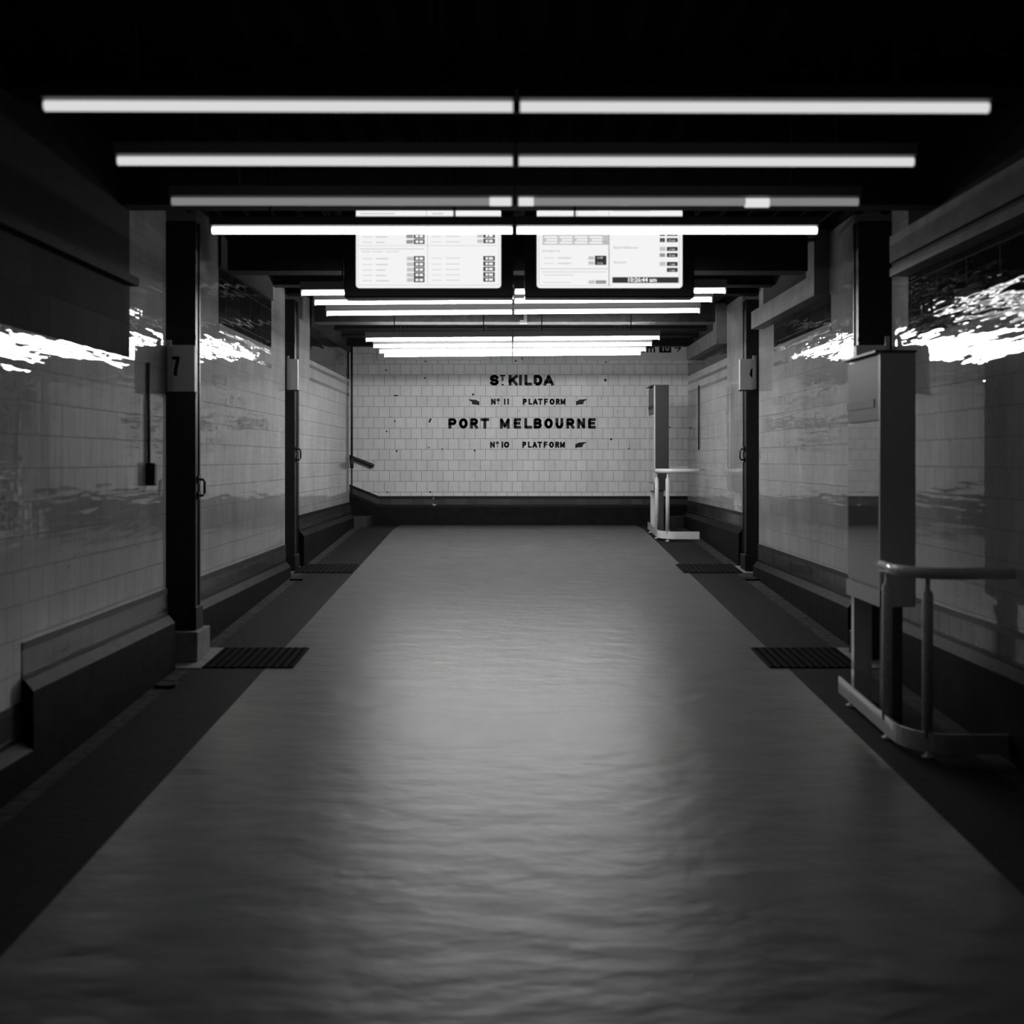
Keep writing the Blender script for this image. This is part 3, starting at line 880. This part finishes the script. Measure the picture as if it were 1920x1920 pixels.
t, sc = screen_thing(1006.5, 1279.5, 'right departure screen, with the clock bar reading 10:26:44 am')
q = lambda a: 960 + a / 5.3333
w = lambda a: 360 + a / 5.3333
rects(sc, 'notice_block', E_L, [(q(305), q(970), w(428), w(530))])
rects(sc, 'column_rule', E_G, [(q(966), q(974), w(420), w(940))])
rects(sc, 'rule_line', E_L, [(q(285), q(968), w(765), w(772)), (q(300), q(940), w(797), w(803)), (q(268), q(273), w(400), w(930)), (q(1672), q(1677), w(400), w(920)), (q(270), q(1000), w(934), w(938)), (q(650), q(657), w(160), w(255)), (q(966), q(972), w(160), w(255))])
ra = (420, 482, 570, 632, 720, 780)
rects(sc, 'time_box', E_D, [(q(1548), q(1656), w(c - 20), w(c + 20)) for c in ra] + [(q(1478), q(1528), w(c - 20), w(c + 20)) for c in ra[:2]] + [(q(828), q(944), w(638), w(730))])
rects(sc, 'platform_box', E_G, [(q(1476), q(1530), w(c - 18), w(c + 18)) for c in (632,)] + [(q(886), q(960), w(490), w(518)), (q(835), q(942), w(884), w(918))])
rects(sc, 'platform_box', E_L, [(q(1476), q(1535), w(c - 20), w(c + 20)) for c in (570, 720)] + [(q(764), q(818), w(645), w(678)), (q(764), q(818), w(695), w(728)), (q(765), q(825), w(884), w(918))])
words(sc, 'box_text', E_W, [('7 min', q(1572), w(432), 3.6), ('10 min', q(1562), w(494), 3.6), ('6 min', q(1572), w(582), 3.6), ('8 min', q(1572), w(644), 3.6), ('1 min', q(1572), w(732), 3.6), ('1 min', q(1572), w(792), 3.6),
                            ('1', q(1496), w(432), 4), ('1', q(1496), w(494), 4), ('11:00', q(850), w(668), 3.6), ('11:15', q(850), w(722), 3.6)])
words(sc, 'service_text', E_G, [('North Melbourne', q(1015), w(568), 4.6), ('Richmond', q(1015), w(714), 4.2), ('Sandringham line', q(300), w(598), 3.7), ('Sandringham', q(455), w(668), 3.7), ('Sandringham', q(455), w(722), 3.7)])
rects(sc, 'service_line', E_L, [(q(320), q(430), w(658), w(664)), (q(320), q(420), w(712), w(718)), (q(320), q(620), w(828), w(834)), (q(310), q(580), w(902), w(908)), (q(1020), q(1160), w(410), w(416)), (q(1000), q(1380), w(188), w(194)), (q(480), q(850), w(184), w(190))])
rects(sc, 'notice_text', E_W, [(q(325 + 150 * k + 20 * (j % 2)), q(325 + 150 * k + 128), w(c - 9), w(c + 9)) for j, c in enumerate((452, 480, 508)) for k in range(4)], .004)
rects(sc, 'clock_bar', E_D, [(q(1003), q(1665), w(852), w(910))])
words(sc, 'clock_text', E_W, [('10:26:44 am', q(1150), w(900), 8.4)], .0012)

# ================================================================== POSTER CASES AND THEIR GUARD BARRIERS (right side)
def curve_pts(dx, dy, zfun, end_y, xw):
    pts = [(xw, 5.46)] + [(2.16 - .02, 5.46)]
    c = (2.15, 5.68)
    for k in range(1, 9):
        a = math.radians(270 - 90 * k / 8)
        pts.append((c[0] + .21 * math.cos(a), c[1] + .22 * math.sin(a)))
    pts += [(1.94, y) for y in (5.9, 6.2, 6.4) if y < end_y] + [(1.94, end_y)]
    return [(x + dx, y + dy, zfun(y + dy)) for x, y in pts]

def barrier(dx, dy, xw, label):
    t = thing('guard_barrier', label, 'barrier', (1.94 + dx, 5.8 + dy, fz(5.8 + dy)), 'curved guard barriers on the right')
    H = EYE - .555 if dy == 0 else EYE - .140
    bm = bmesh.new(); tube(bm, curve_pts(dx, dy, lambda y: H, 5.86, xw), .030, 14); link('handrail', bm, M['rail'], t)
    # flat kick band
    pts = curve_pts(dx, dy, lambda y: fz(y), 6.62, xw)
    bm = bmesh.new(); rows = []
    for i, p in enumerate(pts):
        d = (Vector(pts[min(i + 1, len(pts) - 1)]) - Vector(pts[max(i - 1, 0)])); d.z = 0; d.normalize()
        nrm = Vector((d.y, -d.x, 0)) * .005
        P = Vector(p)
        rows.append([bm.verts.new(P + o_ + Vector((0, 0, h))) for o_, h in ((nrm, .035), (nrm, .130), (-nrm, .130), (-nrm, .035))])
    for a, b in zip(rows, rows[1:]):
        for k in range(4):
            bm.faces.new((a[k], a[(k + 1) % 4], b[(k + 1) % 4], b[k]))
    bm.faces.new(rows[0]); bm.faces.new(rows[-1][::-1])
    bmesh.ops.recalc_face_normals(bm, faces=bm.faces[:])
    link('kick_band', bm, M['rail'], t)
    for (x, y, full) in ((1.955, 5.82, 1), (2.05, 5.51, 1), (1.955, 6.44, 0)):
        X, Y = x + dx, y + dy
        g = fz(Y)
        bm = bmesh.new(); tube(bm, [(X, Y, g), (X, Y, g + .012), (X, Y, g + .013), (X, Y, g + .10)], [.028, .028, .011, .011], 12); link('foot', bm, M['rail'], t)
        if full:
            bm = bmesh.new(); tube(bm, [(X, Y, g + .10), (X, Y, H - .10), (X, Y, H - .085), (X, Y, H - .0)], [.026, .026, .012, .012], 14); link('post', bm, M['post'], t)
    return t

def poster_case(x0, y0, zt, zb, paint, label):
    t = thing('poster_case', label, 'poster case', (x0 + .1, y0 + .3, fz(y0 + .3)), 'tall poster cases on legs on the right')
    x1, y1 = x0 + .19, y0 + .60
    bm = bmesh.new(); box(bm, x0 + .012, x1, y0, y1, zb, zt, bev=.006); link('cabinet', bm, M[paint], t)
    zh = zt - .36
    bm = bmesh.new(); box(bm, x0, x0 + .014, y0 + .02, y1 - .02, zh, zt - .02); link('header_panel', bm, M['header'], t)
    bm = bmesh.new(); box(bm, x0 - .004, x0 + .006, y0 + .10, y1 - .01, zh + .07, zh + .115); link('header_strip_shadow', bm, M['black'], t)  # black bar stands for the shadow of the header strip
    bm = bmesh.new(); box(bm, x0, x0 + .014, y0 + .02, y1 - .02, zb + .10, zh - .01); link('glazed_front', bm, M['glass'], t)
    bm = bmesh.new(); box(bm, x0 - .004, x0 + .014, y0, y1, zb, zb + .09); box(bm, x0 - .003, x0 + .014, y0, y0 + .02, zb, zt); link('front_frame', bm, M['case'], t)
    bm = bmesh.new(); box(bm, x0 - .03, x1 + .004, y0 - .004, y1 + .004, zt, zt + .012); link('top_plate', bm, M['case_dark'], t)
    for ya, mt in ((y0 + .02, 'case_dark'), (y1 - .07, 'rail')):
        bm = bmesh.new(); box(bm, x0 + .02, x0 + .125, ya, ya + .05, fz(ya) - EYE, zb); link('leg', bm, M[mt], t)
    return t
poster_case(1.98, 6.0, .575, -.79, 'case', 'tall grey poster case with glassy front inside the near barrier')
poster_case(1.855, 14.50, .96, -.40, 'case_far', 'tall poster case, its grey darkened against strong light, standing before the end wall, far right')
barrier(0, 0, 2.455, 'curved pale guard barrier around the near poster case')
barrier(-.09, 8.50, 2.44, 'curved pale guard barrier around the far poster case')

# ================================================================== CONDUITS AND SMALL FITTINGS
t = thing('conduit', 'thin grey conduit with switch box on the left wall before the 7 pillar', 'conduit', (XL + .02, 6.92, EYE - .2))
bm = bmesh.new(); tube(bm, [(XL + .012, 6.92, EYE + .6), (XL + .012, 6.92, EYE - .02)], .011, 8); link('pipe', bm, M['conduit'], t)
bm = bmesh.new(); box(bm, XL - .002, XL + .055, 6.90, 6.95, -.16, -.02, bev=.006); link('switch_box', bm, M['black'], t)
t = thing('drain_pipe', 'thin black pipe running down the far left corner', 'pipe', (XL + .03, 15.66, EYE - .9))
bm = bmesh.new(); tube(bm, [(XL + .03, 15.62, EYE + 1.7), (XL + .03, 15.62, EYE + .0)], .016, 8); link('pipe', bm, M['black'], t)
bm = bmesh.new(); tube(bm, [(XL + .03, 15.62, EYE + .03), (XL + .03, 15.62, EYE - .12)], .026, 8); link('sleeve', bm, M['black'], t)
bm = bmesh.new(); tube(bm, [(XL + .03, 15.62, EYE - .1), (XL + .03, 15.62, EYE - .55)], .012, 8); link('tail', bm, M['black'], t)
t = thing('conduit', 'thin black conduit on the right wall just past the far pillar', 'conduit', (XR - .01, 14.72, EYE + .2))
bm = bmesh.new(); tube(bm, [(XR - .008, 14.75, EYE + .98), (XR - .008, 14.75, EYE + .13)], .008, 8); link('pipe', bm, M['black'], t)
t = thing('ceiling_bracket', 'small white angled bracket hanging below the centre of the beam', 'bracket', (.10, 11.9, EYE + 1.45))
bm = bmesh.new(); box(bm, .135, .170, 11.86, 11.90, 1.475, 1.70); link('drop', bm, M['white_paint'], t)
bm = bmesh.new(); box(bm, .095, .170, 11.86, 11.90, 1.445, 1.478); link('foot', bm, M['white_paint'], t)
t = thing('ceiling_conduit', 'thin conduit sagging along the ceiling to the right of the screens', 'conduit', (2.0, 8.9, EYE + 1.6))
bm = bmesh.new(); tube(bm, [(1.7, 8.6, EYE + 1.66), (1.95, 8.6, EYE + 1.64), (2.2, 8.6, EYE + 1.68), (2.35, 8.6, EYE + 1.69)], .012, 8); link('pipe', bm, M['conduit'], t)

# ================================================================== CAMERA, WORLD, COLOUR
cam = bpy.data.cameras.new('camera')
cam.sensor_width = 36.0
cam.lens = 36.0 * F / 1920.0
cam.shift_x = 2 / 1920.0
cam.shift_y = -98 / 1920.0
cam.clip_start = 0.05
cam.dof.use_dof = True
cam.dof.focus_distance = 15.5
cam.dof.aperture_fstop = 2.0
co = bpy.data.objects.new('camera', cam)
co.location = (0, 0, EYE)
co.rotation_euler = (math.radians(90), 0, 0)
col.objects.link(co)
scene.camera = co

w_ = bpy.data.worlds.new('world'); scene.world = w_
w_.use_nodes = True
w_.node_tree.nodes['Background'].inputs[0].default_value = (0, 0, 0, 1)
w_.node_tree.nodes['Background'].inputs[1].default_value = 0.0

scene.view_settings.view_transform = 'Standard'
scene.view_settings.look = 'None'
scene.view_settings.gamma = 1.0
scene.view_settings.use_curve_mapping = False
scene.view_settings.exposure = 0.0
